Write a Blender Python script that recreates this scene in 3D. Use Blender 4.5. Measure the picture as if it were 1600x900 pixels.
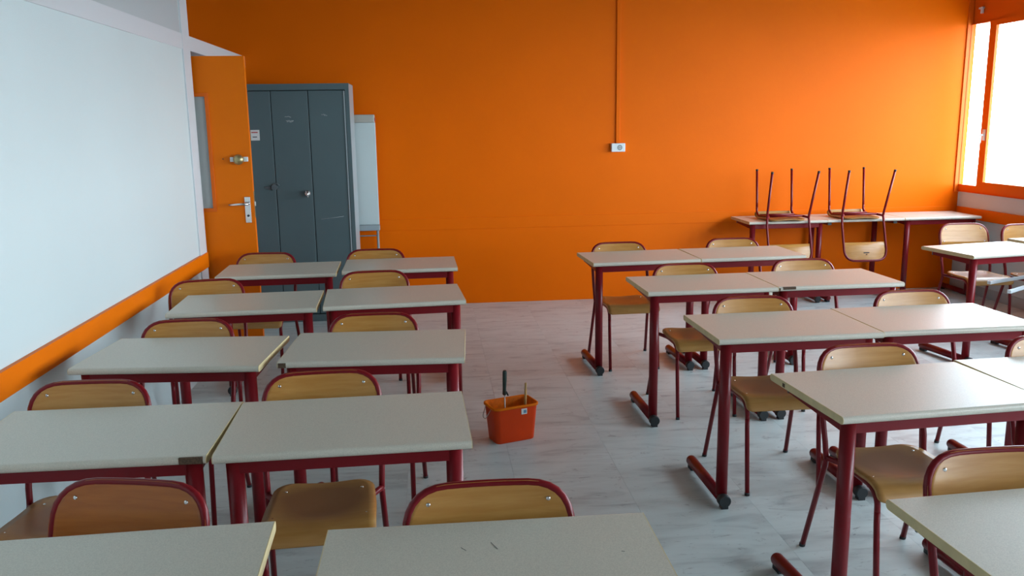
import bpy, bmesh, math, random
from mathutils import Vector, Matrix
random.seed(7)
for o in list(bpy.data.objects):
    bpy.data.objects.remove(o, do_unlink=True)
sc = bpy.context.scene
COL = sc.collection

# ------------------------------------------------------------ camera
EYE = 1.638
cam = bpy.data.cameras.new('camera')
cam.sensor_fit = 'HORIZONTAL'
cam.sensor_width = 36.0
cam.lens = 1328.15 / 1600 * 36
cam.clip_start = 0.05
cam.clip_end = 500
cam_o = bpy.data.objects.new('camera', cam)
COL.objects.link(cam_o)
yaw, pitch, roll = math.radians(5.3716), math.radians(10.9854), math.radians(-0.8357)
fwd = Vector((math.sin(yaw) * math.cos(pitch), math.cos(yaw) * math.cos(pitch), -math.sin(pitch)))
rgt = Vector((math.cos(yaw), -math.sin(yaw), 0))
upv = rgt.cross(fwd)
r2 = math.cos(roll) * rgt + math.sin(roll) * upv
u2 = -math.sin(roll) * rgt + math.cos(roll) * upv
M = Matrix(((r2.x, u2.x, -fwd.x, 0), (r2.y, u2.y, -fwd.y, 0), (r2.z, u2.z, -fwd.z, EYE), (0, 0, 0, 1)))
cam_o.matrix_world = M
sc.camera = cam_o

# ------------------------------------------------------------ world (bright overcast sky)
w = bpy.data.worlds.new('sky')
sc.world = w
w.use_nodes = True
nt = w.node_tree
nt.nodes.clear()
wo = nt.nodes.new('ShaderNodeOutputWorld')
bg = nt.nodes.new('ShaderNodeBackground')
tc = nt.nodes.new('ShaderNodeTexCoord')
sx = nt.nodes.new('ShaderNodeSeparateXYZ')
cr = nt.nodes.new('ShaderNodeValToRGB')
cr.color_ramp.elements[0].position = 0.0
cr.color_ramp.elements[0].color = (0.80, 0.91, 1.0, 1)
cr.color_ramp.elements[1].position = 0.9
cr.color_ramp.elements[1].color = (0.62, 0.80, 1.0, 1)
nt.links.new(tc.outputs['Generated'], sx.inputs[0])
nt.links.new(sx.outputs['Z'], cr.inputs[0])
nt.links.new(cr.outputs[0], bg.inputs[0])
nt.links.new(bg.outputs[0], wo.inputs[0])
bg.inputs[1].default_value = 18.5

# ------------------------------------------------------------ exposure
sc.view_settings.view_transform = 'Standard'
sc.view_settings.look = 'None'
sc.view_settings.gamma = 1.0
sc.view_settings.use_curve_mapping = False
sc.view_settings.exposure = 0.0

# room constants
XL, XR, XA = -1.55, 5.04, -2.15
YW, YF = 7.733, -1.6
ZC = 2.95
JAMB = 5.98
RAIL0, RAIL1 = 0.694, 0.795
WIN0, WIN1 = 0.94, 2.475      # window opening

# window daylight portals, one per opening (sampling help for the sky's own light)
UNITS = []                     # (y_hi, y_lo) clear openings
y = YW - 0.01
while y > YF + 1.6:
    UNITS.append((y - 0.008, y - 0.27, 'narrow'))
    UNITS.append((y - 0.36, y - 1.52, 'wide'))
    y -= 1.60
for (ya, yb) in ((YW, YF),):
    ld = bpy.data.lights.new('window_portal', 'AREA')
    ld.shape = 'RECTANGLE'
    ld.size = 1.56
    ld.size_y = ya - yb
    ld.cycles.is_portal = True
    lo = bpy.data.objects.new('window_portal', ld)
    lo.location = (XR + 0.30, (ya + yb) / 2, (WIN0 + WIN1) / 2)
    lo.rotation_euler = (0, math.radians(90), 0)
    COL.objects.link(lo)

# ------------------------------------------------------------ materials
def mat(name, col, rough=0.5, metal=0.0, spec=0.5, coat=0.0, var=None, bump=None):
    """var=(scale, amount[, stretch]) colour variation; bump=(scale, strength)"""
    m = bpy.data.materials.new(name)
    m.use_nodes = True
    n = m.node_tree.nodes
    l = m.node_tree.links
    b = n['Principled BSDF']
    b.inputs['Base Color'].default_value = (*col, 1)
    b.inputs['Roughness'].default_value = rough
    b.inputs['Metallic'].default_value = metal
    b.inputs['Specular IOR Level'].default_value = spec
    b.inputs['Coat Weight'].default_value = coat
    b.inputs['Coat Roughness'].default_value = 0.15
    if var or bump:
        t = n.new('ShaderNodeTexCoord')
    if var:
        sc_, amt = var[0], var[1]
        st = var[2] if len(var) > 2 else (1, 1, 1)
        mp = n.new('ShaderNodeMapping')
        mp.inputs['Scale'].default_value = st
        l.new(t.outputs['Object'], mp.inputs[0])
        nz = n.new('ShaderNodeTexNoise')
        nz.inputs['Scale'].default_value = sc_
        nz.inputs['Detail'].default_value = 5
        l.new(mp.outputs[0], nz.inputs['Vector'])
        r = n.new('ShaderNodeValToRGB')
        r.color_ramp.elements[0].position = 0.3
        r.color_ramp.elements[1].position = 0.7
        r.color_ramp.elements[0].color = (*[c * (1 - amt) for c in col], 1)
        r.color_ramp.elements[1].color = (*[min(1, c * (1 + amt)) for c in col], 1)
        l.new(nz.outputs['Fac'], r.inputs[0])
        l.new(r.outputs[0], b.inputs['Base Color'])
    if bump:
        nb = n.new('ShaderNodeTexNoise')
        nb.inputs['Scale'].default_value = bump[0]
        nb.inputs['Detail'].default_value = 3
        l.new(t.outputs['Object'], nb.inputs['Vector'])
        bp = n.new('ShaderNodeBump')
        bp.inputs['Strength'].default_value = bump[1]
        bp.inputs['Distance'].default_value = 0.002
        l.new(nb.outputs['Fac'], bp.inputs['Height'])
        l.new(bp.outputs[0], b.inputs['Normal'])
    return m

M_orange = mat('orange_wall_paint', (0.84, 0.143, 0.0), 0.45, spec=0.09, var=(1.5, 0.03), bump=(160, 0.35))
M_orange_trim = mat('orange_trim_paint', (0.80, 0.165, 0.0008), 0.42, spec=0.15, var=(2, 0.04))
M_orange_frame = mat('orange_window_paint', (0.74, 0.13, 0.004), 0.45, spec=0.25)
M_white = mat('white_wall_paint', (0.60, 0.69, 0.695), 0.45, var=(1.2, 0.02), bump=(160, 0.3))
M_whitetrim = mat('white_trim_paint', (0.62, 0.64, 0.66), 0.45)
M_greypanel = mat('pale_grey_panel', (0.46, 0.50, 0.51), 0.5)
M_ceiling = mat('darkened_ceiling', (0.24, 0.235, 0.225), 0.8)  # out of view; albedo lowered so less light bounces back
M_red = mat('dark_red_enamel', (0.165, 0.0045, 0.0085), 0.32, spec=0.28)
M_black = mat('black_rubber', (0.015, 0.018, 0.02), 0.55)
M_greyplastic = mat('grey_plastic', (0.10, 0.12, 0.13), 0.5)
M_chrome = mat('chrome', (0.75, 0.74, 0.72), 0.22, metal=1.0)
M_brass = mat('worn_brass', (0.42, 0.34, 0.17), 0.35, metal=0.8)
M_top = mat('speckled_laminate', (0.565, 0.52, 0.43), 0.34, var=(420, 0.13))
M_edge = mat('beige_edge_band', (0.60, 0.48, 0.26), 0.45, var=(30, 0.08))
M_rawchip = mat('broken_chipboard', (0.085, 0.05, 0.028), 0.9, var=(200, 0.4))
M_pale = mat('pale_plastic', (0.75, 0.68, 0.58), 0.6)
M_steel = mat('blue_grey_steel_paint', (0.088, 0.135, 0.145), 0.42, var=(1.5, 0.06))
M_steelside = mat('pale_steel_edge', (0.34, 0.40, 0.42), 0.35)
M_dark = mat('gap_shade', (0.012, 0.014, 0.016), 0.8)
M_chalk = mat('chalk_marks', (0.55, 0.58, 0.58), 0.9)
M_paper = mat('white_paper', (0.72, 0.72, 0.70), 0.7)
M_inkred = mat('red_ink', (0.45, 0.05, 0.05), 0.7)
M_ink = mat('black_ink', (0.03, 0.03, 0.035), 0.7)
M_board = mat('whiteboard_surface', (0.58, 0.66, 0.66), 0.3)
M_boardtop = mat('cream_header', (0.44, 0.42, 0.37), 0.45)
M_boardgrey = mat('grey_tray', (0.30, 0.35, 0.37), 0.4)
M_bucket = mat('red_orange_plastic', (0.68, 0.050, 0.003), 0.4, spec=0.25, var=(6, 0.08))
M_bucketin = mat('paint_smeared_orange', (0.80, 0.17, 0.008), 0.3, var=(30, 0.25), bump=(50, 0.9))
M_darkgreen = mat('dark_green_plastic', (0.025, 0.045, 0.035), 0.4)
M_wire = mat('steel_wire', (0.45, 0.45, 0.43), 0.35, metal=0.9)
M_bamboo = mat('wooden_stick', (0.52, 0.31, 0.10), 0.55, var=(60, 0.3, (1, 1, 0.2)))
M_sticker = mat('blue_print', (0.12, 0.25, 0.38), 0.6)
M_rail = mat('white_metal', (0.72, 0.78, 0.80), 0.35)
M_frost = mat('frosted_glass', (0.50, 0.54, 0.53), 0.22, var=(3, 0.05))
M_leafy = mat('hedge_leaves', (0.10, 0.22, 0.14), 0.8, var=(3, 0.3))
M_ground = mat('pale_outdoor_ground', (0.35, 0.36, 0.34), 0.9, var=(0.3, 0.1))

def wood_mat(name, c1, c2, rough, worn=None):
    m = bpy.data.materials.new(name)
    m.use_nodes = True
    n = m.node_tree.nodes
    l = m.node_tree.links
    b = n['Principled BSDF']
    b.inputs['Roughness'].default_value = rough
    b.inputs['Coat Weight'].default_value = 0.28
    b.inputs['Specular IOR Level'].default_value = 0.3
    b.inputs['Coat Roughness'].default_value = 0.2
    t = n.new('ShaderNodeTexCoord')
    oi = n.new('ShaderNodeObjectInfo')
    ad = n.new('ShaderNodeVectorMath')
    ad.operation = 'ADD'
    l.new(t.outputs['Object'], ad.inputs[0])
    l.new(oi.outputs['Random'], ad.inputs[1])
    mp = n.new('ShaderNodeMapping')
    mp.inputs['Scale'].default_value = (2.0, 14, 22)
    l.new(ad.outputs[0], mp.inputs[0])
    nz = n.new('ShaderNodeTexNoise')
    nz.inputs['Scale'].default_value = 3.0
    nz.inputs['Detail'].default_value = 6
    nz.inputs['Distortion'].default_value = 0.4
    l.new(mp.outputs[0], nz.inputs['Vector'])
    r = n.new('ShaderNodeValToRGB')
    r.color_ramp.elements[0].position = 0.35
    r.color_ramp.elements[1].position = 0.65
    r.color_ramp.elements[0].color = (*c1, 1)
    r.color_ramp.elements[1].color = (*c2, 1)
    l.new(nz.outputs['Fac'], r.inputs[0])
    out = r.outputs[0]
    if worn:
        # varnish worn to brown on the sitting area (object-space, a stain of its own shape)
        gr = n.new('ShaderNodeTexGradient')
        gr.gradient_type = 'SPHERICAL'
        mp2 = n.new('ShaderNodeMapping')
        mp2.vector_type = 'TEXTURE'
        mp2.inputs['Location'].default_value = (0, 0.0, 0.43)
        mp2.inputs['Scale'].default_value = (0.24, 0.22, 0.3)
        l.new(t.outputs['Object'], mp2.inputs[0])
        l.new(mp2.outputs[0], gr.inputs[0])
        n2 = n.new('ShaderNodeTexNoise')
        n2.inputs['Scale'].default_value = 9
        l.new(ad.outputs[0], n2.inputs['Vector'])
        ml = n.new('ShaderNodeMath')
        ml.operation = 'MULTIPLY_ADD'
        l.new(gr.outputs['Fac'], ml.inputs[0])
        ml.inputs[1].default_value = 1.6
        mm = n.new('ShaderNodeMath')
        mm.operation = 'MULTIPLY_ADD'
        l.new(n2.outputs['Fac'], mm.inputs[0])
        mm.inputs[1].default_value = 0.5
        mm.inputs[2].default_value = -0.1
        l.new(mm.outputs[0], ml.inputs[2])
        mx = n.new('ShaderNodeMixRGB')
        ml.use_clamp = True
        l.new(ml.outputs[0], mx.inputs[0])
        l.new(out, mx.inputs[1])
        mx.inputs[2].default_value = (*worn, 1)
        out = mx.outputs[0]
    l.new(out, b.inputs['Base Color'])
    return m
M_wood = wood_mat('varnished_beech', (0.42, 0.18, 0.032), (0.49, 0.235, 0.055), 0.34)
M_deepwood = wood_mat('deep_orange_varnished_beech', (0.33, 0.085, 0.006), (0.40, 0.115, 0.012), 0.34)  # deeper orange base colour, used on one backrest
M_seat = wood_mat('worn_beech_seat', (0.43, 0.21, 0.05), (0.51, 0.275, 0.08), 0.38, worn=(0.21, 0.09, 0.033))

def floor_mat():
    m = bpy.data.materials.new('marbled_vinyl')
    m.use_nodes = True
    n = m.node_tree.nodes
    l = m.node_tree.links
    b = n['Principled BSDF']
    b.inputs['Roughness'].default_value = 0.36
    b.inputs['Specular IOR Level'].default_value = 0.5
    g = n.new('ShaderNodeNewGeometry')
    oi = n.new('ShaderNodeObjectInfo')
    mp = n.new('ShaderNodeMapping')
    mp.inputs['Scale'].default_value = (1.1, 4.2, 1)
    l.new(g.outputs['Position'], mp.inputs[0])
    ad = n.new('ShaderNodeVectorMath')
    ad.operation = 'MULTIPLY_ADD'
    l.new(oi.outputs['Random'], ad.inputs[0])
    ad.inputs[1].default_value = (7, 3, 0)
    l.new(mp.outputs[0], ad.inputs[2])
    nz = n.new('ShaderNodeTexNoise')
    nz.inputs['Scale'].default_value = 2.2
    nz.inputs['Detail'].default_value = 7
    nz.inputs['Distortion'].default_value = 1.2
    l.new(ad.outputs[0], nz.inputs['Vector'])
    r = n.new('ShaderNodeValToRGB')
    e = r.color_ramp.elements
    e[0].position = 0.28
    e[0].color = (0.385, 0.43, 0.43, 1)
    e[1].position = 0.72
    e[1].color = (0.63, 0.70, 0.685, 1)
    x = e.new(0.45)
    x.color = (0.55, 0.61, 0.595, 1)
    l.new(nz.outputs['Fac'], r.inputs[0])
    # dark scuffs, short and streaky
    mp2 = n.new('ShaderNodeMapping')
    mp2.inputs['Scale'].default_value = (2.6, 6.0, 1)
    mp2.inputs['Rotation'].default_value = (0, 0, 0.5)
    l.new(g.outputs['Position'], mp2.inputs[0])
    n2 = n.new('ShaderNodeTexNoise')
    n2.inputs['Scale'].default_value = 2.7
    n2.inputs['Detail'].default_value = 9
    n2.inputs['Roughness'].default_value = 0.72
    n2.inputs['Distortion'].default_value = 2.0
    l.new(mp2.outputs[0], n2.inputs['Vector'])
    r2_ = n.new('ShaderNodeValToRGB')
    r2_.color_ramp.elements[0].position = 0.585
    r2_.color_ramp.elements[0].color = (0, 0, 0, 1)
    r2_.color_ramp.elements[1].position = 0.70
    r2_.color_ramp.elements[1].color = (0.75, 0.75, 0.75, 1)
    l.new(n2.outputs['Fac'], r2_.inputs[0])
    mx = n.new('ShaderNodeMixRGB')
    l.new(r2_.outputs[0], mx.inputs[0])
    l.new(r.outputs[0], mx.inputs[1])
    mx.inputs[2].default_value = (0.16, 0.17, 0.185, 1)
    l.new(mx.outputs[0], b.inputs['Base Color'])
    return m
M_floor = floor_mat()
M_joint = mat('floor_joint', (0.36, 0.37, 0.38), 0.7)

def glass_mat():
    m = bpy.data.materials.new('window_glass')
    m.use_nodes = True
    n = m.node_tree.nodes
    l = m.node_tree.links
    n.clear()
    o = n.new('ShaderNodeOutputMaterial')
    mx = n.new('ShaderNodeMixShader')
    tr = n.new('ShaderNodeBsdfTransparent')
    gl = n.new('ShaderNodeBsdfGlossy')
    gl.inputs['Roughness'].default_value = 0.02
    lw = n.new('ShaderNodeLayerWeight')
    lw.inputs[0].default_value = 0.2
    fr = n.new('ShaderNodeMath')
    fr.operation = 'MULTIPLY_ADD'
    l.new(lw.outputs['Facing'], fr.inputs[0])
    fr.inputs[1].default_value = 0.25
    fr.inputs[2].default_value = 0.04
    tr.inputs[0].default_value = (0.97, 0.99, 0.99, 1)
    l.new(fr.outputs[0], mx.inputs[0])
    l.new(tr.outputs[0], mx.inputs[1])
    l.new(gl.outputs[0], mx.inputs[2])
    l.new(mx.outputs[0], o.inputs[0])
    return m
M_glass = glass_mat()

# ------------------------------------------------------------ mesh helpers
def box(bm, x0, x1, y0, y1, z0, z1, bev=0.0):
    vs = [bm.verts.new((x, y, z)) for x in (x0, x1) for y in (y0, y1) for z in (z0, z1)]
    fs = []
    for f in ((0, 1, 3, 2), (4, 6, 7, 5), (0, 4, 5, 1), (2, 3, 7, 6), (0, 2, 6, 4), (1, 5, 7, 3)):
        fs.append(bm.faces.new([vs[i] for i in f]))
    if bev > 0:
        es = list({e for f in fs for e in f.edges})
        bmesh.ops.bevel(bm, geom=es, offset=bev, segments=2, affect='EDGES', profile=0.5)

def fillet(pts, rad, n=5):
    pts = [Vector(p) for p in pts]
    if not isinstance(rad, (list, tuple)):
        rad = [rad] * len(pts)
    out = [pts[0]]
    for i in range(1, len(pts) - 1):
        a, b, c = pts[i - 1], pts[i], pts[i + 1]
        d1, d2 = (a - b), (c - b)
        r = min(rad[i], d1.length * 0.49, d2.length * 0.49)
        p, q = b + d1.normalized() * r, b + d2.normalized() * r
        for k in range(n + 1):
            t = k / n
            # slightly rounder than a plain quadratic
            out.append((1 - t) ** 2 * p + 2 * t * (1 - t) * b + t * t * q)
    out.append(pts[-1])
    return out

def tube(bm, pts, r, n=10, caps=True):
    pts = [Vector(p) for p in pts]
    rs = r if isinstance(r, (list, tuple)) else [r] * len(pts)
    t0 = (pts[1] - pts[0]).normalized()
    ref = Vector((1, 0, 0)) if abs(t0.x) < 0.8 else Vector((0, 1, 0))
    nrm = (ref - t0 * ref.dot(t0)).normalized()
    rings = []
    prev = t0
    for i, p in enumerate(pts):
        if i == 0:
            t = t0
        elif i == len(pts) - 1:
            t = (pts[i] - pts[i - 1]).normalized()
        else:
            t = ((pts[i + 1] - pts[i]).normalized() + (pts[i] - pts[i - 1]).normalized()).normalized()
        q = prev.rotation_difference(t)
        nrm = q @ nrm
        nrm = (nrm - t * nrm.dot(t)).normalized()
        bn = t.cross(nrm)
        prev = t
        rings.append([bm.verts.new(p + rs[i] * (math.cos(2 * math.pi * k / n) * nrm + math.sin(2 * math.pi * k / n) * bn)) for k in range(n)])
    for a, b in zip(rings, rings[1:]):
        for k in range(n):
            f = bm.faces.new((a[k], a[(k + 1) % n], b[(k + 1) % n], b[k]))
            f.smooth = True
    if caps:
        bm.faces.new(list(reversed(rings[0])))
        bm.faces.new(rings[-1])

def prism(bm, prof, axis, a, b, smooth=False):
    """extrude a closed 2D profile along axis ('x' takes (y,z), 'y' takes (x,z), 'z' takes (x,y))"""
    def P(u, v, w_):
        return {'x': (w_, u, v), 'y': (u, w_, v), 'z': (u, v, w_)}[axis]
    A = [bm.verts.new(P(u, v, a)) for u, v in prof]
    B = [bm.verts.new(P(u, v, b)) for u, v in prof]
    n = len(prof)
    for k in range(n):
        f = bm.faces.new((A[k], A[(k + 1) % n], B[(k + 1) % n], B[k]))
        f.smooth = smooth
    bm.faces.new(list(reversed(A)))
    bm.faces.new(B)

def disc(bm, c, r, h, axis='z', n=12, dome=0.0):
    d = {'x': Vector((1, 0, 0)), 'y': Vector((0, 1, 0)), 'z': Vector((0, 0, 1))}[axis]
    c = Vector(c)
    if dome:
        tube(bm, [c, c + d * h * 0.5, c + d * h], [r, r * 0.85, r * 0.4], n)
    else:
        tube(bm, [c, c + d * h], r, n)

def mesh_of(name, bm, m):
    bmesh.ops.recalc_face_normals(bm, faces=bm.faces)
    me = bpy.data.meshes.new(name)
    bm.to_mesh(me)
    bm.free()
    me.materials.append(m)
    return me

def obj(name, bm, m, parent=None, label=None):
    me = bm if isinstance(bm, bpy.types.Mesh) else mesh_of(name, bm, m)
    o = bpy.data.objects.new(name, me)
    COL.objects.link(o)
    if parent is not None:
        o.parent = parent
    if label:
        o['label'] = label
    return o

def boxobj(name, m, dims, parent=None, bev=0.0, label=None):
    bm = bmesh.new()
    box(bm, *dims, bev)
    return obj(name, bm, m, parent, label)

def thing(name, label, cat, loc=(0, 0, 0), rz=0, group=None):
    o = bpy.data.objects.new(name, None)
    o.empty_display_size = 0.1
    COL.objects.link(o)
    o.location = loc
    o.rotation_euler = (0, 0, math.radians(rz))
    o['label'] = label
    o['category'] = cat
    if group:
        o['group'] = group
    return o

def struct(o, label=None):
    o['kind'] = 'structure'
    if label:
        o['label'] = label
    return o

def structempty(name, loc=(0, 0, 0), label=None):
    o = bpy.data.objects.new(name, None)
    COL.objects.link(o)
    o.location = loc
    return struct(o, label)

def copy_tree(o, parent=None):
    c = o.copy()
    COL.objects.link(c)
    if parent is not None:
        c.parent = parent
    for ch in o.children:
        copy_tree(ch, c)
    return c

# ------------------------------------------------------------ room shell
fl = boxobj('floor', M_joint, (XA - 0.1, XR + 0.1, YF - 0.1, YW + 0.1, -0.12, -0.003))
struct(fl, 'pale grey marbled vinyl floor with dark scuffs')
T = 0.5
bmt = bmesh.new()
g_ = 0.0004
box(bmt, g_, T - g_, g_, T - g_, -0.0035, 0.0)
tile_me = mesh_of('tile', bmt, M_floor)
nx = int((XR - XA) / T + 0.999)
ny = int((YW - YF) / T + 0.999)
for i in range(nx):
    for j in range(ny):
        tw = min(T, XR - (XA + i * T))
        th = min(T, (YW - 0.0) - (YF + j * T))
        o = bpy.data.objects.new('tile', tile_me)
        o.location = (XA + i * T, YF + j * T, 0)
        o.scale = (tw / T, th / T, 1)
        COL.objects.link(o)
        o.parent = fl
ce = struct(boxobj('ceiling', M_ceiling, (XA - 0.1, XR + 0.1, YF - 0.1, YW + 0.1, ZC, ZC + 0.1)), 'unseen ceiling, darkened to cut fill light')
wb = struct(boxobj('wall_back', M_orange, (XA - 0.1, XR + 0.04, YW, YW + 0.12, 0, ZC)), 'bright orange back wall')
wf = struct(boxobj('wall_front', M_greypanel, (XL - 0.05, XR + 0.1, YF - 0.12, YF, 0, ZC)), 'unseen wall behind the viewer, greyed to cut bounce light')  # out of view; grey keeps its bounce light low
# left wall: flush lower panel between post and beam, grey panel above
wl = boxobj('wall_left', M_white, (XL - 0.10, XL - 0.006, YF, JAMB - 0.004, 0, ZC))
struct(wl, 'white panelled partition wall with orange chair rail')
boxobj('upper_panel', M_greypanel, (XL - 0.008, XL - 0.004, YF, 5.80, 2.232, ZC), wl, label='pale grey upper panel')
tr = struct(boxobj('trim_4', M_whitetrim, (XL - 0.10, XL + 0.004, 5.815, JAMB, 0, ZC), bev=0.003), 'white post at the end of the left wall')
tr = struct(boxobj('trim_5', M_whitetrim, (XL - 0.10, XL, YF, YW - 0.001, 2.135, 2.232), bev=0.003), 'white beam running along the left wall to the back wall')
# alcove behind the jamb
wa = boxobj('wall_alcove', M_whitetrim, (XA - 0.1, XA, JAMB - 0.02, YW, 0, ZC))
struct(wa, 'side wall of the doorway alcove')
wj = struct(boxobj('wall_jamb', M_whitetrim, (XA, XL - 0.10, JAMB - 0.12, JAMB, 0, ZC)), 'return wall of the doorway alcove')
so = struct(boxobj('trim_6', M_greypanel, (XA, XL - 0.101, JAMB + 0.002, YW - 0.002, 2.14, 2.20)), 'grey soffit over the doorway')
# orange rails
def railobj(name, dims, label, m=M_orange_trim):
    return struct(boxobj(name, m, dims, bev=0.002), label)
railobj('trim_1', (XL - 0.006, XL + 0.016, YF, JAMB - 0.02, RAIL0, RAIL1), 'orange chair rail along the left wall')
railobj('trim_2', (XR - 0.016, XR + 0.005, YF, YW - 0.017, RAIL0, RAIL1), 'orange chair rail under the windows')
railobj('trim_3', (XL + 1.0, XR - 0.001, YW - 0.006, YW + 0.004, RAIL0, RAIL1), 'orange chair rail on the back wall', M_orange)
# right wall: below sill, above window
wr = struct(boxobj('wall_right', M_white, (XR, XR + 0.25, YF, YW, 0, WIN0 - 0.002)), 'white wall under the windows')
boxobj('window_header', M_orange_frame, (XR, XR + 0.25, YF, YW, WIN1 + 0.002, ZC), wr, label='orange panel above the windows')
boxobj('baseboard', M_greypanel, (XR - 0.012, XR + 0.001, YF, YW - 0.002, 0, 0.09), wr)
# window frames: every unit its own window
k = 0
i = 0
while i < len(UNITS):
    n_, w_ = UNITS[i], UNITS[i + 1]
    i += 2
    k += 1
    yt, yb = n_[0] + 0.008, w_[1] - 0.05
    root = structempty('window_%d' % k, (XR, 0, 0), 'orange framed window, narrow pane beside a wide pane')
    bm = bmesh.new()
    X0, X1 = -0.014, 0.012
    box(bm, X0, X1, n_[0], yt + 0.005, WIN0, WIN1)                 # left stile
    box(bm, X0, X1, w_[0], n_[1], WIN0, WIN1)                      # mullion
    box(bm, X0, X1, yb - 0.03, w_[1], WIN0, WIN1)                  # right stile
    box(bm, X0, X1, n_[1], n_[0], WIN0, 1.005)
    box(bm, X0, X1, n_[1], n_[0], 2.465, WIN1)
    box(bm, X0, X1, w_[1], w_[0], WIN0, 1.045)
    box(bm, X0, X1, w_[1], w_[0], 2.428, WIN1)
    obj('window_frame', bm, M_orange_frame, root)
    for (ya, yb2, kind) in (n_, w_):
        boxobj('pane', M_glass, (-0.003, 0.003, yb2 - 0.004, ya + 0.004, 1.0, 2.47), root)
    bm = bmesh.new()
    box(bm, -0.020, -0.013, w_[0] + 0.02, w_[0] + 0.06, 1.42, 1.52, 0.003)
    tube(bm, [(-0.045, w_[0] + 0.04, 1.47), (-0.045, w_[0] + 0.04, 1.40)], 0.007, 8)
    tube(bm, [(-0.02, w_[0] + 0.04, 1.47), (-0.05, w_[0] + 0.04, 1.47)], 0.008, 8)
    obj('window_handle', bm, M_rail, root)
boxobj('sill', M_orange_frame, (-0.035, 0.08, YF - 0.0, YW - 0.001, 0.938 - 0.0, 0.9395), bpy.data.objects['window_1'])
# corner post beside the first window
struct(boxobj('trim_7', M_orange_frame, (XR - 0.05, XR - 0.001, YW - 0.014, YW + 0.002, WIN0 - 0.01, ZC - 0.001), bev=0.002), 'orange post in the corner by the window')
# bracket above the window
br = thing('wall_bracket', 'small white bracket on the orange panel above the narrow window pane', 'bracket', (XR, 7.60, 2.60))
bm = bmesh.new()
box(bm, -0.02, 0, -0.03, 0.03, -0.008, 0.008, 0.002)
box(bm, -0.03, -0.006, -0.03, -0.014, -0.05, 0.008, 0.002)
obj('bracket_plate', bm, M_rail, br)

# ------------------------------------------------------------ outdoors
struct(boxobj('ground_outside', M_ground, (XR + 1.5, 160, -80, 120, -6.3, -6.0)), 'pale ground outside the windows')
hg = thing('hedge', 'hazy green treetops far outside, low in the wide window pane', 'hedge', (29.0, 41.0, -6.0), -32)
bm = bmesh.new()
random.seed(4)
NH, pr_ = 60, 8
rings = []
for q in range(NH + 1):
    xx = q * 0.30
    top = 4.55 + 0.18 * math.sin(q * 0.9) + 0.12 * math.sin(q * 2.3 + 1) + random.uniform(-.08, .08)
    if q == 0:
        top = 4.0
    ring = []
    for a_ in range(pr_ + 1):
        th_ = math.pi * a_ / pr_
        rr = 1 + random.uniform(-.07, .07)
        ring.append(bm.verts.new((xx + random.uniform(-.05, .05), -1.2 * math.cos(th_) * rr, max(0, top * math.sin(th_) ** 0.6 * (rr if 0 < a_ < pr_ else 1)))))
    rings.append(ring)
for a, b in zip(rings, rings[1:]):
    for q in range(pr_):
        bm.faces.new((a[q], a[q + 1], b[q + 1], b[q]))
bm.faces.new(rings[0])
bm.faces.new(rings[-1])
obj('foliage', bm, M_leafy, hg)

# ------------------------------------------------------------ wall socket and conduit
cd = thing('cable_conduit', 'orange painted cable duct running up the back wall from the white socket', 'conduit', (1.713, YW, 1.445))
bm = bmesh.new()
box(bm, -0.017, 0.017, -0.016, 0, 0.0, ZC - 1.447, 0.002)
obj('duct', bm, M_orange, cd)
sk = thing('wall_socket', 'white surface mounted power socket on the orange back wall', 'socket', (1.713, YW, 1.405))
bm = bmesh.new()
box(bm, -0.063, 0.063, -0.042, 0, -0.038, 0.038, 0.004)
obj('housing', bm, M_rail, sk)
bm = bmesh.new()
N = 20
for r_in, r_out, y0 in ((0.018, 0.023, -0.0435),):
    a = [bm.verts.new((0.012 + r_out * math.cos(2 * math.pi * j / N), y0, r_out * math.sin(2 * math.pi * j / N))) for j in range(N)]
    b = [bm.verts.new((0.012 + r_in * math.cos(2 * math.pi * j / N), y0, r_in * math.sin(2 * math.pi * j / N))) for j in range(N)]
    c = [bm.verts.new((0.012 + r_in * math.cos(2 * math.pi * j / N), y0 + 0.003, r_in * math.sin(2 * math.pi * j / N))) for j in range(N)]
    for j in range(N):
        bm.faces.new((a[j], a[(j + 1) % N], b[(j + 1) % N], b[j]))
        bm.faces.new((b[j], b[(j + 1) % N], c[(j + 1) % N], c[j]))
obj('socket_ring', bm, M_greyplastic, sk)
bm = bmesh.new()
disc(bm, (0.012, -0.0428, 0), 0.018, 0.002, 'y', 16)
obj('socket_insert', bm, M_greypanel, sk)
bm = bmesh.new()
for dx in (-0.007, 0.007):
    disc(bm, (0.012 + dx, -0.0445, 0), 0.003, 0.002, 'y', 8)
obj('pin_hole', bm, M_black, sk)

# ------------------------------------------------------------ door (open, seen beyond the jamb)
DX1, DX0, DY = -1.216, -2.125, 6.02
dr = structempty('door_1', (0, 0, 0), 'orange door standing open, with a frosted glass panel')
DT = 2.105
gx0, gx1, gz0, gz1 = -1.88, -1.478, 1.08, 1.853
bm = bmesh.new()
box(bm, DX0, gx0, DY, DY + 0.04, 0.01, DT)
box(bm, gx1, DX1, DY, DY + 0.04, 0.01, DT)
box(bm, gx0, gx1, DY, DY + 0.04, 0.01, gz0)
box(bm, gx0, gx1, DY, DY + 0.04, gz1, DT)
obj('door_leaf', bm, M_orange_trim, dr)
bm = bmesh.new()
for d in ((gx0 - .012, gx1 + .012, gz0 - .012, gz0 + .012), (gx0 - .012, gx1 + .012, gz1 - .012, gz1 + .012),
          (gx0 - .012, gx0 + .012, gz0 + .012, gz1 - .012), (gx1 - .012, gx1 + .012, gz0 + .012, gz1 - .012)):
    box(bm, d[0], d[1], DY - 0.008, DY + 0.001, d[2], d[3], 0.002)
obj('glazing_bead', bm, M_orange_frame, dr)
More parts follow.
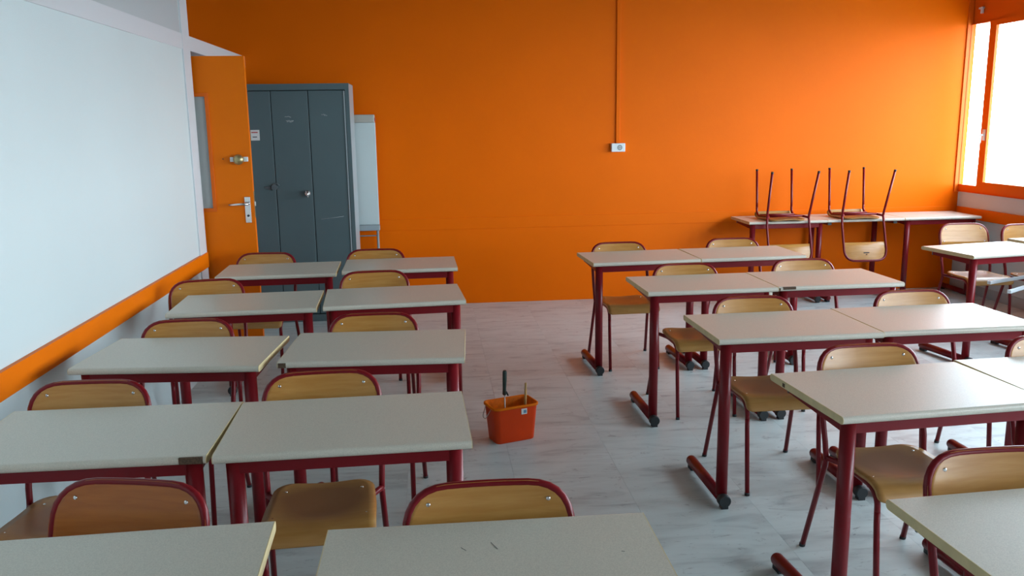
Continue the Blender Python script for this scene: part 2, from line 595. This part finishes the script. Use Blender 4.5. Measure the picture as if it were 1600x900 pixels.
boxobj('glass_panel', M_frost, (gx0, gx1, DY + 0.012, DY + 0.02, gz0, gz1), dr, label='frosted glass panel')
hp = boxobj('handle_plate', M_chrome, (-1.277, -1.237, DY - 0.007, DY + 0.001, 0.985, 1.165), dr, 0.003, 'chrome handle plate')
bm = bmesh.new()
tube(bm, [(-1.257, DY - 0.005, 1.118), (-1.257, DY - 0.045, 1.118)], 0.010, 10)
tube(bm, fillet([(-1.245, DY - 0.045, 1.118), (-1.30, DY - 0.05, 1.118), (-1.375, DY - 0.045, 1.114)], 0.02), [0.010] * 7 + [0.006], 10)
obj('lever', bm, M_chrome, hp)
bm = bmesh.new()
disc(bm, (-1.257, DY - 0.013, 1.035), 0.008, 0.007, 'y', 10)
obj('keyhole', bm, M_ink, hp)
lk = boxobj('rim_lock', M_rail, (-1.352, -1.232, DY - 0.012, DY + 0.001, 1.405, 1.437), dr, 0.003, 'pale rim lock with brass knob')
bm = bmesh.new()
tube(bm, [(-1.292, DY - 0.010, 1.42), (-1.292, DY - 0.03, 1.42), (-1.292, DY - 0.05, 1.42), (-1.292, DY - 0.056, 1.42)], [0.034, 0.036, 0.03, 0.012], 16)
obj('lock_knob', bm, M_brass, lk)
boxobj('strike', M_chrome, (DX1 - 0.002, DX1 + 0.012, DY + 0.012, DY + 0.028, 1.10, 1.13), dr)
boxobj('latch_plate', M_brass, (DX1 - 0.001, DX1 + 0.002, DY + 0.008, DY + 0.032, 1.02, 1.20), dr)
bm = bmesh.new()
disc(bm, (-1.40, DY - 0.002, 1.425), 0.004, 0.003, 'y', 8)
obj('screw', bm, M_ink, dr)
for hz_ in (0.25, 1.05, 1.85):
    bm = bmesh.new()
    tube(bm, [(DX0 - 0.012, DY + 0.02, hz_), (DX0 - 0.012, DY + 0.02, hz_ + 0.1)], 0.012, 8)
    obj('hinge', bm, M_chrome, dr)

# ------------------------------------------------------------ steel cabinet
CX0, CX1, CY0, CY1, CH = -1.895, -0.637, 7.20, 7.585, 1.975
cb = thing('steel_cabinet', 'tall blue grey steel cabinet with folding doors behind the orange door', 'cabinet', (CX0, CY0, 0))
def L(x): return x - CX0
bm = bmesh.new()
DEP = CY1 - CY0
wd = CX1 - CX0
box(bm, 0, 0.03, 0, DEP, 0, CH)
box(bm, wd - 0.03, wd, 0, DEP, 0, CH)
box(bm, 0.03, wd - 0.03, 0, DEP, CH - 0.05, CH)
box(bm, 0.03, wd - 0.03, 0, DEP, 0, 0.06)
box(bm, 0.03, wd - 0.03, DEP - 0.01, DEP, 0.06, CH - 0.05)
obj('body', bm, M_steel, cb)
boxobj('side_panel', M_steelside, (wd - 0.001, wd + 0.002, 0.012, DEP, 0.004, CH - 0.004), cb, label='paler side panel')
pw = (wd - 0.066) / 4
for j in range(4):
    a = 0.033 + j * pw
    bm = bmesh.new()
    box(bm, a + 0.003, a + pw - 0.003, 0.006, 0.022, 0.068, CH - 0.056, 0.003)
    dp = obj('door_panel', bm, M_steel, cb)
    if j == 2:
        bm = bmesh.new()
        disc(bm, (a + pw - 0.045, -0.004, 1.09), 0.022, 0.01, 'y', 14)
        tube(bm, [(a + pw - 0.045, 0.004, 1.09), (a + pw - 0.045, -0.03, 1.09)], 0.010, 8)
        tube(bm, [(a + pw - 0.050, -0.028, 1.115), (a + pw - 0.038, -0.032, 1.055)], [0.014, 0.007], 8)
        obj('cabinet_handle', bm, M_chrome, dp, label='chrome cabinet handle')
        bm = bmesh.new()
        random.seed(3)
        for (cx_, cz_, ln) in ((a + 0.13, 1.715, 0.05), (a + 0.13, 1.682, 0.032), (a + 0.16, 1.68, 0.03), (a + 0.145, 1.674, 0.05)):
            pts = [(cx_ + ln * (q / 6 - .5), 0.0052, cz_ + random.uniform(-.005, .005)) for q in range(7)]
            tube(bm, pts, 0.0018, 4)
        obj('chalk_scribble', bm, M_chalk, dp)
        random.seed(9)
    if j == 3:
        bm = bmesh.new()
        for (cx_, cz_, ln) in ((a + 0.115, 1.728, 0.03), (a + 0.135, 1.722, 0.025)):
            tube(bm, [(cx_ + ln * (q / 5 - .5), 0.0052, cz_ + random.uniform(-.005, .005)) for q in range(6)], 0.0016, 4)
        obj('chalk_scribble', bm, M_chalk, dp)
        bm = bmesh.new()
        tube(bm, [(a + 0.05, 0.0052, 0.872), (a + 0.15, 0.0052, 0.88), (a + 0.24, 0.0052, 0.892)], 0.0010, 4)
        obj('scratch', bm, M_chalk, dp)
    if j == 1:
        st = boxobj('notice_label', M_paper, (a + pw - 0.175, a + pw - 0.105, 0.002, 0.006, 1.528, 1.612), dp)
        boxobj('red_line', M_inkred, (a + pw - 0.168, a + pw - 0.118, 0.0010, 0.0022, 1.588, 1.596), st)
        boxobj('black_line', M_ink, (a + pw - 0.160, a + pw - 0.125, 0.0010, 0.0022, 1.552, 1.559), st)
        bm = bmesh.new()
        disc(bm, (a + pw - 0.012, -0.014, 1.145), 0.024, 0.014, 'y', 14)
        box(bm, a + pw - 0.09, a + pw - 0.03, 0.000, 0.006, 1.137, 1.153, 0.001)
        tube(bm, fillet([(a + pw - 0.03, -0.006, 1.16), (a + pw + 0.0, -0.01, 1.185), (a + pw + 0.03, -0.006, 1.16)], 0.02), 0.004, 6)
        obj('padlock', bm, M_greyplastic, dp, label='dark padlock and hasp')
bm = bmesh.new()
box(bm, 0.031, wd - 0.031, 0.024, 0.03, 0.062, CH - 0.052)
obj('gap_shade_sheet', bm, M_dark, cb)  # near-black sheet that paints the shade seen between the door leaves
boxobj('edge_strip', M_steelside, (wd - 0.044, wd - 0.034, 0.000, 0.006, 0.07, CH - 0.06), cb, label='pale edge strip')

# ------------------------------------------------------------ flip chart board behind the cabinet's side
fb = thing('flip_chart', 'white flip chart board beside the grey steel cabinet, against the orange wall', 'whiteboard', (-0.80, 7.66, 0))
def FL(x): return x + 0.80
bx0, bx1 = -1.14, -0.462
boxobj('board', M_board, (FL(bx0), FL(bx1), -0.015, 0.005, 0.765, 1.66), fb, 0.003)
boxobj('header_clamp', M_boardtop, (FL(bx0), FL(bx1) - 0.002, -0.04, 0.005, 1.66, 1.728), fb, 0.008, 'cream header clamp')
boxobj('clamp_end', M_inkred, (FL(bx1) - 0.004, FL(bx1) + 0.004, -0.038, 0.0, 1.672, 1.70), fb, 0.001)
boxobj('tray', M_boardgrey, (FL(bx0), FL(bx1) + 0.004, -0.06, 0.004, 0.715, 0.765), fb, 0.006, 'grey marker tray')
for xx in (bx0 + 0.05, bx1 - 0.018):
    bm = bmesh.new()
    tube(bm, [(FL(xx), -0.005, 0.72), (FL(xx), -0.01, 0.0)], 0.011, 8)
    obj('leg', bm, M_boardgrey, fb)
bm = bmesh.new()
tube(bm, [(FL(bx0) + 0.05, -0.008, 0.665), (FL(bx1) - 0.018, -0.008, 0.665)], 0.006, 6)
obj('crossbar', bm, M_greyplastic, fb)

# ------------------------------------------------------------ table prototype
TW, TD, TH, TT = 0.718, 0.48, 0.751, 0.025
def table_proto():
    root = thing('school_table', '', 'table')
    hw, hd = TW / 2, TD / 2
    # postformed top: rounded front and back long edges
    prof = []
    r = TT / 2 - 0.001
    def arc(cy, cz, a0, a1, n=6):
        for q in range(n + 1):
            a = math.radians(a0 + (a1 - a0) * q / n)
            prof.append((cy + r * math.cos(a), cz + r * math.sin(a)))
    arc(-hd + r, TH - TT + r, 270, 180, 7)
    arc(-hd + r, TH - r, 180, 90, 7)
    arc(hd - r, TH - r, 90, 0, 4)
    arc(hd - r, TH - TT + r, 0, -90, 4)
    bm = bmesh.new()
    prism(bm, prof, 'x', -hw + 0.002, hw - 0.002)
    for f in bm.faces:
        f.smooth = False
    obj('tabletop', bm, M_top, root)
    for s in (-1, 1):
        bm = bmesh.new()
        prism(bm, prof, 'x', s * hw - (0.002 if s > 0 else 0), s * hw + (0.002 if s < 0 else 0))
        obj('edge_band', bm, M_edge, root)
    zb = TH - TT
    boxobj('front_beam', M_red, (-0.309, 0.309, -0.207, -0.177, zb - 0.043, zb - 0.001), root, 0.003)
    for s in (-1, 1):
        cx = s * 0.309
        bm = bmesh.new()
        tube(bm, [(cx, -0.188, 0.045), (cx, -0.188, zb - 0.001)], 0.0245, 20)
        obj('leg', bm, M_red, root)
        bm = bmesh.new()
        prism(bm, [(-0.19, zb - 0.045), (-0.19, zb - 0.001), (0.165, zb - 0.001), (0.165, zb - 0.027)], 'x', cx - 0.016, cx + 0.016)
        sb = obj('side_beam', bm, M_red, root)
        boxobj('end_cap', M_greyplastic, (cx - 0.017, cx + 0.017, 0.165, 0.172, zb - 0.030, zb - 0.001), sb, 0.001)
        bm = bmesh.new()
        tube(bm, [(cx, -0.212, 0.037), (cx, 0.22, 0.037)], 0.0245, 18)
        tube(bm, [(cx, 0.22, 0.037), (cx, 0.229, 0.037), (cx, 0.233, 0.037)], [0.0245, 0.021, 0.012], 18)
        ft = obj('foot_bar', bm, M_red, root)
        bm = bmesh.new()
        tube(bm, [(cx, -0.240, 0.034), (cx, -0.236, 0.034), (cx, -0.206, 0.034)], [0.024, 0.0275, 0.0275], 18)
        box(bm, cx - 0.015, cx + 0.015, -0.238, -0.206, 0.0, 0.03)
        obj('foot_cap', bm, M_black, ft)
        bm = bmesh.new()
        box(bm, cx - 0.016, cx + 0.016, 0.175, 0.225, 0.0, 0.022, 0.003)
        obj('foot_pad', bm, M_black, ft)
    return root

# ------------------------------------------------------------ chair prototype (faces -Y)
TR = 0.0104
def ylean(z):                     # plan position of the upright tube centre above the seat
    return 0.118 + (z - 0.43) / (0.80 - 0.43) * 0.110
def chair_proto():
    root = thing('school_chair', '', 'chair')
    hb = 0.1945
    zt = 0.805 - TR
    # back hoop
    def curve_y(x, z):
        k = max(0.0, min(1.0, (z - 0.55) / 0.15))
        return ylean(z) + 0.020 * k * (1 - (x / hb) ** 2)
    pts = fillet([(hb - 0.004, 0.118, 0.405), (hb, ylean(0.50), 0.50), (hb, ylean(0.7), zt), (-hb, ylean(0.7), zt), (-hb, ylean(0.50), 0.50), (-hb + 0.004, 0.118, 0.405)], [0, 0.03, 0.098, 0.098, 0.03, 0], 7)
    # resample the long top run so it can bow
    out = []
    for a, b in zip(pts, pts[1:]):
        n = max(1, int((b - a).length / 0.03))
        for q in range(n):
            out.append(a.lerp(b, q / n))
    out.append(pts[-1])
    out = [Vector((p.x, curve_y(p.x, p.z) if p.z > 0.44 else p.y, p.z)) for p in out]
    bm = bmesh.new()
    tube(bm, out, TR, 10)
    obj('back_frame', bm, M_red, root)
    # legs
    for s in (-1, 1):
        bm = bmesh.new()
        tube(bm, fillet([(s * (hb - 0.004), 0.118, 0.412), (s * (hb - 0.003), 0.122, 0.385), (s * 0.208, 0.232, 0.012)], 0.03, 4), TR, 10)
        lg = obj('leg', bm, M_red, root)
        bm = bmesh.new()
        tube(bm, [(s * 0.2084, 0.2360, 0.0), (s * 0.2080, 0.2325, 0.014)], TR + 0.0012, 10)
        obj('foot_tip', bm, M_black, lg)
        bm = bmesh.new()
        tube(bm, [(s * 0.164, -0.226, 0.012), (s * 0.164, -0.196, 0.30), (s * 0.164, -0.194, 0.345)], TR, 10)
        lg = obj('leg', bm, M_red, root)
        bm = bmesh.new()
        tube(bm, [(s * 0.164, -0.227, 0.0), (s * 0.164, -0.2260, 0.014)], TR + 0.0012, 10)
        obj('foot_tip', bm, M_black, lg)
        bm = bmesh.new()
        tube(bm, fillet([(s * 0.164, -0.194, 0.34), (s * 0.164, -0.192, 0.385), (s * 0.164, -0.150, 0.417), (s * 0.150, 0.02, 0.405), (s * 0.152, 0.075, 0.402), (s * (hb - 0.004), 0.116, 0.412)], 0.035, 5), TR, 10)
        obj('seat_rail', bm, M_red, root)
    bm = bmesh.new()
    tube(bm, [(-0.150, 0.075, 0.400), (0.150, 0.075, 0.400)], TR * 0.9, 8)
    tube(bm, [(-0.162, -0.12, 0.408), (0.162, -0.12, 0.408)], TR * 0.9, 8)
    obj('cross_bar', bm, M_red, root)
    # seat board
    prof = [(0.150, 0.4340), (0.10, 0.4300), (0.04, 0.4280), (-0.03, 0.4290), (-0.09, 0.4320), (-0.135, 0.4350), (-0.168, 0.4320), (-0.192, 0.4220), (-0.207, 0.4060), (-0.213, 0.393), (-0.215, 0.384)]
    # refine the profile
    P = [Vector(p) for p in prof]
    fine = []
    for a, b in zip(P, P[1:]):
        fine += [a, a.lerp(b, 0.5)]
    fine.append(P[-1])
    # arc length param
    ls = [0]
    for a, b in zip(fine, fine[1:]):
        ls.append(ls[-1] + (b - a).length)
    tot = ls[-1]
    def halfw(s):
        # rounded corners at the back (r 7 cm) and front lip (r 2.5 cm)
        base = 0.176 - 0.012 * max(0, 1 - s / 0.2)
        r = 0.07
        if s < r:
            base -= r - math.sqrt(max(0, r * r - (r - s) ** 2))
        r = 0.025
        e = tot - s
        if e < r:
            base -= r - math.sqrt(max(0, r * r - (r - e) ** 2))
        return max(base, 0.01)
    ss = [0, 0.004, 0.012, 0.024, 0.04, 0.06, 0.09, 0.13, 0.17, 0.21, 0.25, 0.28, 0.305, 0.325, 0.345, 0.365, tot - 0.014, tot - 0.005, tot]
    ss = sorted(x for x in ss if x <= tot)
    bm = bmesh.new()
    NU = 14
    top, bot = [], []
    for s in ss:
        j = max(i for i in range(len(ls)) if ls[i] <= s + 1e-9)
        if j >= len(fine) - 1:
            j = len(fine) - 2
        t = (s - ls[j]) / (ls[j + 1] - ls[j])
        p = fine[j].lerp(fine[j + 1], t)
        d = (fine[j + 1] - fine[j]).normalized()
        nn = Vector((-d.y, d.x)) * -1          # outward (up) normal in (y,z)
        if nn.y < 0:
            nn = -nn
        if j > len(fine) - 6:
            nn = Vector((d.y, -d.x)) if Vector((d.y, -d.x)).x < 0 else Vector((-d.y, d.x))
        h = halfw(s)
        ra, rb = [], []
        dipk = max(0, min(1, (0.33 - s) / 0.08)) * 0.010
        for q in range(NU + 1):
            x = h * (q / NU * 2 - 1)
            dip = -dipk * math.cos(min(1, abs(x) / 0.17) * math.pi / 2) ** 1.5
            ra.append(bm.verts.new((x, p.x + nn.x * 0.005, p.y + nn.y * 0.005 + dip)))
            rb.append(bm.verts.new((x, p.x - nn.x * 0.005, p.y - nn.y * 0.005 + dip)))
        top.append(ra)
        bot.append(rb)
    for G in (top, bot):
        for a, b in zip(G, G[1:]):
            for q in range(NU):
                f = bm.faces.new((a[q], a[q + 1], b[q + 1], b[q]))
                f.smooth = True
    for a, b, c, d in zip(top, top[1:], bot, bot[1:]):
        bm.faces.new((a[0], b[0], d[0], c[0]))
        bm.faces.new((a[-1], b[-1], d[-1], c[-1]))
    for a, c in ((top[0], bot[0]), (top[-1], bot[-1])):
        for q in range(NU):
            bm.faces.new((a[q], a[q + 1], c[q + 1], c[q]))
    seat = obj('seat', bm, M_seat, root)
    for (rx, ry) in ((-0.145, -0.12), (0.145, -0.12), (-0.125, 0.085), (0.125, 0.085)):
        bm = bmesh.new()
        disc(bm, (rx, ry, 0.436 if ry < 0 else 0.433), 0.0055, 0.003, 'z', 10, dome=1)
        obj('rivet', bm, M_chrome, seat)
    # backrest board
    bw, zt2, zb2, rc = hb + 0.0055, 0.8030, 0.638, 0.100
    bm = bmesh.new()
    NU, zs = 20, [zb2, zb2 + 0.03, zb2 + 0.06, zt2 - rc, zt2 - rc * 0.75, zt2 - rc * 0.5, zt2 - rc * 0.3, zt2 - rc * 0.16, zt2 - rc * 0.07, zt2 - rc * 0.02, zt2]
    zs = sorted(zs)
    fr_, bk_ = [], []
    for z in zs:
        if z > zt2 - rc:
            q_ = z - (zt2 - rc)
            h = bw - rc + math.sqrt(max(0, rc * rc - q_ * q_))
        else:
            h = bw
        a, b = [], []
        for q in range(NU + 1):
            x = h * (q / NU * 2 - 1)
            yy = curve_y(x, z) - 0.0045
            a.append(bm.verts.new((x, yy - 0.0045, z)))
            b.append(bm.verts.new((x, yy + 0.0035, z)))
        fr_.append(a)
        bk_.append(b)
    for G in (fr_, bk_):
        for a, b in zip(G, G[1:]):
            for q in range(NU):
                f = bm.faces.new((a[q], a[q + 1], b[q + 1], b[q]))
                f.smooth = True
    for a, b, c, d in zip(fr_, fr_[1:], bk_, bk_[1:]):
        bm.faces.new((a[0], b[0], d[0], c[0]))
        bm.faces.new((a[-1], b[-1], d[-1], c[-1]))
    for a, c in ((fr_[0], bk_[0]), (fr_[-1], bk_[-1])):
        for q in range(NU):
            bm.faces.new((a[q], a[q + 1], c[q + 1], c[q]))
    bb = obj('backrest', bm, M_wood, root)
    for (rx, rz_) in ((-0.142, 0.762), (0.142, 0.762), (-0.165, 0.665), (0.165, 0.665)):
        yy = curve_y(rx, rz_) - 0.009
        bm = bmesh.new()
        tube(bm, [(rx, yy + 0.001, rz_), (rx, yy - 0.0012, rz_), (rx, yy - 0.0025, rz_)], [0.0062, 0.0055, 0.003], 10)
        obj('rivet', bm, M_chrome, bb)
    return root

table0 = table_proto()
chair0 = chair_proto()
used = {'t': False, 'c': False}
def place(proto, key, x, y, rz, label, group):
    o = proto if not used[key] else copy_tree(proto)
    used[key] = True
    o.location = (x, y, 0)
    o.rotation_euler = (0, 0, math.radians(rz))
    o['label'] = label
    o['group'] = group
    return o

PT = 'grey beige table on red legs, '
TABLES = {
 'A1': (-0.959, 5.436, 1.8, 'left block, farthest row, before the open orange door'),
 'B1': (-0.208, 5.510, 1.2, 'left block, farthest row, before the flip chart'),
 'A2': (-0.950, 4.421, 2.2, 'left block, second row from back, wall side'),
 'B2': (-0.210, 4.478, 3.8, 'left block, second row from back, aisle side'),
 'A3': (-1.005, 3.440, -4.8, 'left block, middle row, wall side, set askew'),
 'B3': (-0.236, 3.430, -2.8, 'left block, middle row, aisle side, worn corner'),
 'A4': (-0.996, 2.519, -0.2, 'left block, fourth row, chipped right corner'),
 'B4': (-0.269, 2.519, 1.5, 'left block, fourth row, beside the orange bucket'),
 'A5': (-0.729, 1.610, 2.0, 'nearest, at the bottom left corner'),
 'B5': (0.105, 1.562, -0.3, 'nearest, bottom centre, with a pencil stroke'),
 'C1': (1.368, 5.542, 3.0, 'right block, farthest row, aisle side'),
 'D1': (2.096, 5.575, 1.8, 'right block, farthest row, window side'),
 'C2': (1.480, 4.552, 1.2, 'right block, second row, aisle side'),
 'D2': (2.204, 4.575, 0.9, 'right block, second row, dark broken front edge'),
 'C3': (1.517, 3.535, 0.9, 'right block, third row, aisle side'),
 'D3': (2.240, 3.560, 1.0, 'right block, third row, window side'),
 'C4': (1.559, 2.599, 4.0, 'right block, fourth row, nicked left edge'),
 'D4': (2.283, 2.657, 2.0, 'right block, fourth row, white with glare'),
 'C5': (1.425, 1.573, 3.0, 'nearest, at the bottom right corner'),
 'E1': (3.150, 7.466, -0.3, 'against orange wall, leftmost under an upturned chair'),
 'E2': (3.872, 7.470, 180.0, 'against orange wall, middle under an upturned chair'),
 'E3': (4.600, 7.468, -0.8, 'against orange wall, empty, in window corner'),
 'F1': (3.807, 5.425, 9.2, 'near the window wall, white rails under it'),
 'F2': (4.605, 5.640, 5.0, 'nearest the window, cut by right edge'),
}
tabs = {}
for kx, (x, y, rz, lab) in TABLES.items():
    tabs[kx] = place(table0, 't', x, y, rz, PT + lab, 'grey beige school tables with dark red legs')

PC = 'beech chair, red frame, '
CHAIRS = {
 'A1': (-1.114, 5.572, -3.3, 'left block, farthest row, against the orange door'),
 'B1': (-0.387, 5.607, -1.2, 'left block, farthest row, before the flip chart'),
 'A2': (-1.260, 4.582, 9, 'left block, second row from back, wall side'),
 'B2': (-0.342, 4.707, 3.4, 'left block, second row from back, aisle side'),
 'A3': (-1.087, 3.559, 0, 'left block, middle row, wall side'),
 'B3': (-0.274, 3.558, 0, 'left block, middle row, aisle side'),
 'A4': (-1.161, 2.647, -2.4, 'left block, fourth row, wall side'),
 'B4': (-0.395, 2.652, 2.7, 'left block, fourth row, brown seat in view'),
 'A5': (-0.739, 1.770, -12.5, 'bottom left, deep orange backrest turned slightly'),
 'B5': (0.113, 1.652, 0, 'bottom centre, behind the nearest table'),
 'C1': (1.306, 5.615, 2, 'right block, farthest row, aisle side'),
 'D1': (2.146, 5.660, 1, 'right block, farthest row, window side'),
 'C2': (1.489, 4.640, 1, 'right block, second row, aisle side'),
 'D2': (2.231, 4.675, 1, 'right block, second row, window side'),
 'C3': (1.520, 3.642, 0, 'right block, third row, aisle side'),
 'D3': (2.331, 3.659, 1, 'right block, third row, window side'),
 'C4': (1.609, 2.716, 1, 'right block, fourth row, wide worn seat in view'),
 'D4': (2.370, 2.740, 0, 'right block, fourth row, cut by right edge'),
 'C5': (1.413, 1.690, 0, 'bottom right, behind the nearest right table'),
 'F1': (4.207, 6.132, -3, 'window corner, whole backrest in view'),
 'F2': (4.630, 6.000, 0, 'by the window wall, cut by right edge'),
}
chs = {}
for kx, (x, y, rz, lab) in CHAIRS.items():
    chs[kx] = place(chair0, 'c', x + 0.228 * math.sin(math.radians(rz)), y + 0.228 * (1 - math.cos(math.radians(rz))), rz, PC + lab, 'beech school chairs with dark red tube frames')
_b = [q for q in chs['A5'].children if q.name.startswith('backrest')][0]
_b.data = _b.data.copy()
_b.data.materials[0] = M_deepwood
for x, lab in ((3.133, 'upturned beech chair, legs in the air, on the leftmost wall table'), (3.822, 'upturned beech chair, legs in the air, small black mark on its backrest')):
    c = copy_tree(chair0)
    c.location = (x, 7.332, 1.1925)
    c.rotation_euler = (math.pi, 0, 0)
    c['label'] = lab
    c['group'] = 'upturned chairs on the wall tables'
    if x > 3.5:
        bk = [q for q in c.children if q.name.startswith('backrest')][0]
        bk.location = (0, 0, 0)
        bm = bmesh.new()
        box(bm, -0.026, 0.026, ylean(0.726) + 0.017, ylean(0.726) + 0.0215, 0.722, 0.730)
        box(bm, -0.006, 0.006, ylean(0.742) + 0.017, ylean(0.742) + 0.0215, 0.738, 0.745)
        obj('printed_mark', bm, M_ink, bk, label='small black printed mark')

# damage on particular table tops
def chip(tab, dims, m=M_rawchip, name='chipped_edge', lab='broken dark edge'):
    boxobj(name, m, dims, tab, 0.0015, lab)
hd = TD / 2
chip(tabs['D2'], (-0.357, -0.348, -hd - 0.0012, -hd + 0.006, TH - 0.022, TH - 0.006))
chip(tabs['D2'], (-0.335, -0.262, -hd - 0.0012, -hd + 0.012, TH - 0.016, TH - 0.001))
chip(tabs['A4'], (0.285, 0.350, -hd - 0.001, -hd + 0.014, TH - 0.022, TH - 0.002))
chip(tabs['B3'], (-0.355, -0.325, -hd - 0.0012, -hd + 0.01, TH - 0.022, TH - 0.003))
chip(tabs['C4'], (-0.3598, -0.356, 0.13, 0.148, TH - 0.022, TH - 0.008))
# plastic clip under the joint of the second row
boxobj('joint_clip', M_pale, (0.318, 0.338, -0.212, -0.196, TH - TT - 0.022, TH - TT - 0.001), tabs['C2'], 0.002, 'pale clip')
# pencil marks on the nearest table
for pts in (((0.0, 0.13, 0), (0.012, 0.10, 0)), ((-0.065, 0.115, 0), (-0.055, 0.10, 0)), ((0.27, 0.06, 0), (0.277, 0.058, 0))):
    bm = bmesh.new()
    tube(bm, [(p[0], p[1], TH + 0.0001) for p in pts], 0.0006, 4)
    obj('pencil_mark', bm, M_ink, tabs['B5'])

# ------------------------------------------------------------ white metal rails lying across the window side chair
def rail(pa, pb, z, lab):
    a, b = Vector((pa[0], pa[1], z)), Vector((pb[0], pb[1], z))
    ln = (b - a).length
    t = thing('metal_rail', lab, 'rail', a, math.degrees(math.atan2(b.y - a.y, b.x - a.x)), 'white metal rails by the window')
    bm = bmesh.new()
    box(bm, 0, ln, -0.012, 0.012, 0.0, 0.003)
    box(bm, 0, ln, -0.012, -0.009, 0.0, 0.020)
    box(bm, 0, ln, 0.009, 0.012, 0.0, 0.020)
    obj('channel', bm, M_rail, t)
    bm = bmesh.new()
    box(bm, -0.003, 0.012, -0.0135, 0.0135, -0.001, 0.023, 0.002)
    obj('end_cap', bm, M_rail, t)
rail((4.012, 5.700), (4.93, 6.085), 0.4405, 'white metal rail under the window side table, farther and longer one')
rail((3.935, 5.373), (4.90, 5.985), 0.4405, 'white metal rail under the window side table, nearer and lower one')

# ------------------------------------------------------------ paint bucket
BZ = 0.200
bk = thing('paint_bucket', 'orange red rectangular paint bucket on the aisle floor', 'bucket', (0.3855, 4.256, 0), 19)
def rrect(w_, d_, r_, z_, n=5):
    out = []
    for (sx_, sy_, a0) in ((1, 1, 0), (-1, 1, 90), (-1, -1, 180), (1, -1, 270)):
        for q in range(n + 1):
            a = math.radians(a0 + 90 * q / n)
            out.append((sx_ * (w_ / 2 - r_) + r_ * math.cos(a), sy_ * (d_ / 2 - r_) + r_ * math.sin(a), z_))
    return out
def loft(bm, loops, cap0=True, cap1=True):
    R = [[bm.verts.new(p) for p in lp] for lp in loops]
    n = len(R[0])
    for a, b in zip(R, R[1:]):
        for k_ in range(n):
            f = bm.faces.new((a[k_], a[(k_ + 1) % n], b[(k_ + 1) % n], b[k_]))
            f.smooth = True
    if cap0:
        bm.faces.new(R[0])
    if cap1:
        bm.faces.new(R[-1])
bm = bmesh.new()
loft(bm, [rrect(0.216, 0.122, 0.025, 0.0), rrect(0.222, 0.128, 0.028, 0.004), rrect(0.248, 0.158, 0.030, BZ - 0.012), rrect(0.248, 0.158, 0.030, BZ)], True, False)
obj('shell', bm, M_bucket, bk)
bm = bmesh.new()
loft(bm, [rrect(0.248, 0.158, 0.030, BZ - 0.013), rrect(0.261, 0.171, 0.034, BZ - 0.012), rrect(0.262, 0.172, 0.034, BZ - 0.003), rrect(0.259, 0.169, 0.033, BZ), rrect(0.244, 0.154, 0.029, BZ), rrect(0.242, 0.152, 0.028, BZ - 0.006)], False, False)
obj('rim', bm, M_orange_trim, bk, label='brighter orange rim')
bm = bmesh.new()
loft(bm, [rrect(0.243, 0.153, 0.028, BZ - 0.002), rrect(0.220, 0.126, 0.026, 0.03), rrect(0.21, 0.116, 0.02, 0.012)], False, True)
obj('inside', bm, M_bucketin, bk, label='paint smeared inside')
bm = bmesh.new()
box(bm, 0.024, 0.056, -0.0795, -0.0700, BZ - 0.050, BZ - 0.020)
sl = obj('sticker', bm, M_paper, bk, label='small white sticker')
boxobj('barcode', M_sticker, (0.036, 0.052, -0.0802, -0.0792, BZ - 0.044, BZ - 0.027), sl)
bm = bmesh.new()
tube(bm, fillet([(-0.124, 0.05, BZ - 0.02), (-0.150, 0.03, BZ - 0.066), (-0.150, -0.01, BZ - 0.070), (-0.124, -0.02, BZ - 0.02)], 0.015), 0.002, 6)
obj('wire_handle', bm, M_wire, bk)
# roller handle and stick standing in the bucket
rh = thing('paint_roller', 'paint roller with dark green handle standing in the orange bucket', 'paint roller', (0.3525, 4.255, 0.012))
bm = bmesh.new()
tube(bm, [(0.001, 0, 0.226), (0.0, 0, 0.232), (0.0, 0, 0.26), (0.002, 0, 0.31), (0.003, 0, 0.352), (0.003, 0, 0.360)], [0.007, 0.0115, 0.0095, 0.0115, 0.0115, 0.008], 12)
obj('handle', bm, M_darkgreen, rh)
bm = bmesh.new()
tube(bm, fillet([(0.004, 0, 0.250), (0.012, 0, 0.240), (0.019, 0, 0.222)], 0.01), 0.004, 8)
obj('hook', bm, M_black, rh)
bm = bmesh.new()
tube(bm, fillet([(0.001, 0, 0.23), (0.001, 0, 0.10), (0.001, 0.0, 0.05), (0.001, -0.02, 0.03)], 0.02), 0.003, 8)
obj('rod', bm, M_wire, rh)
bm = bmesh.new()
tube(bm, [(-0.045, -0.025, 0.020), (0.05, 0.005, 0.020)], 0.0185, 14)
obj('roller_sleeve', bm, M_bucketin, rh)
bs = thing('stirring_stick', 'thin wooden stick standing in the right end of the orange bucket', 'stick', (0.459, 4.262, 0.0125), 0)
bm = bmesh.new()
tube(bm, [(0, 0, 0), (0.003, 0, 0.15), (0.006, 0, 0.252), (0.006, 0, 0.254), (0.007, 0, 0.285)], [0.0065, 0.0065, 0.0065, 0.0055, 0.006], 8)
obj('shaft', bm, M_bamboo, bs)
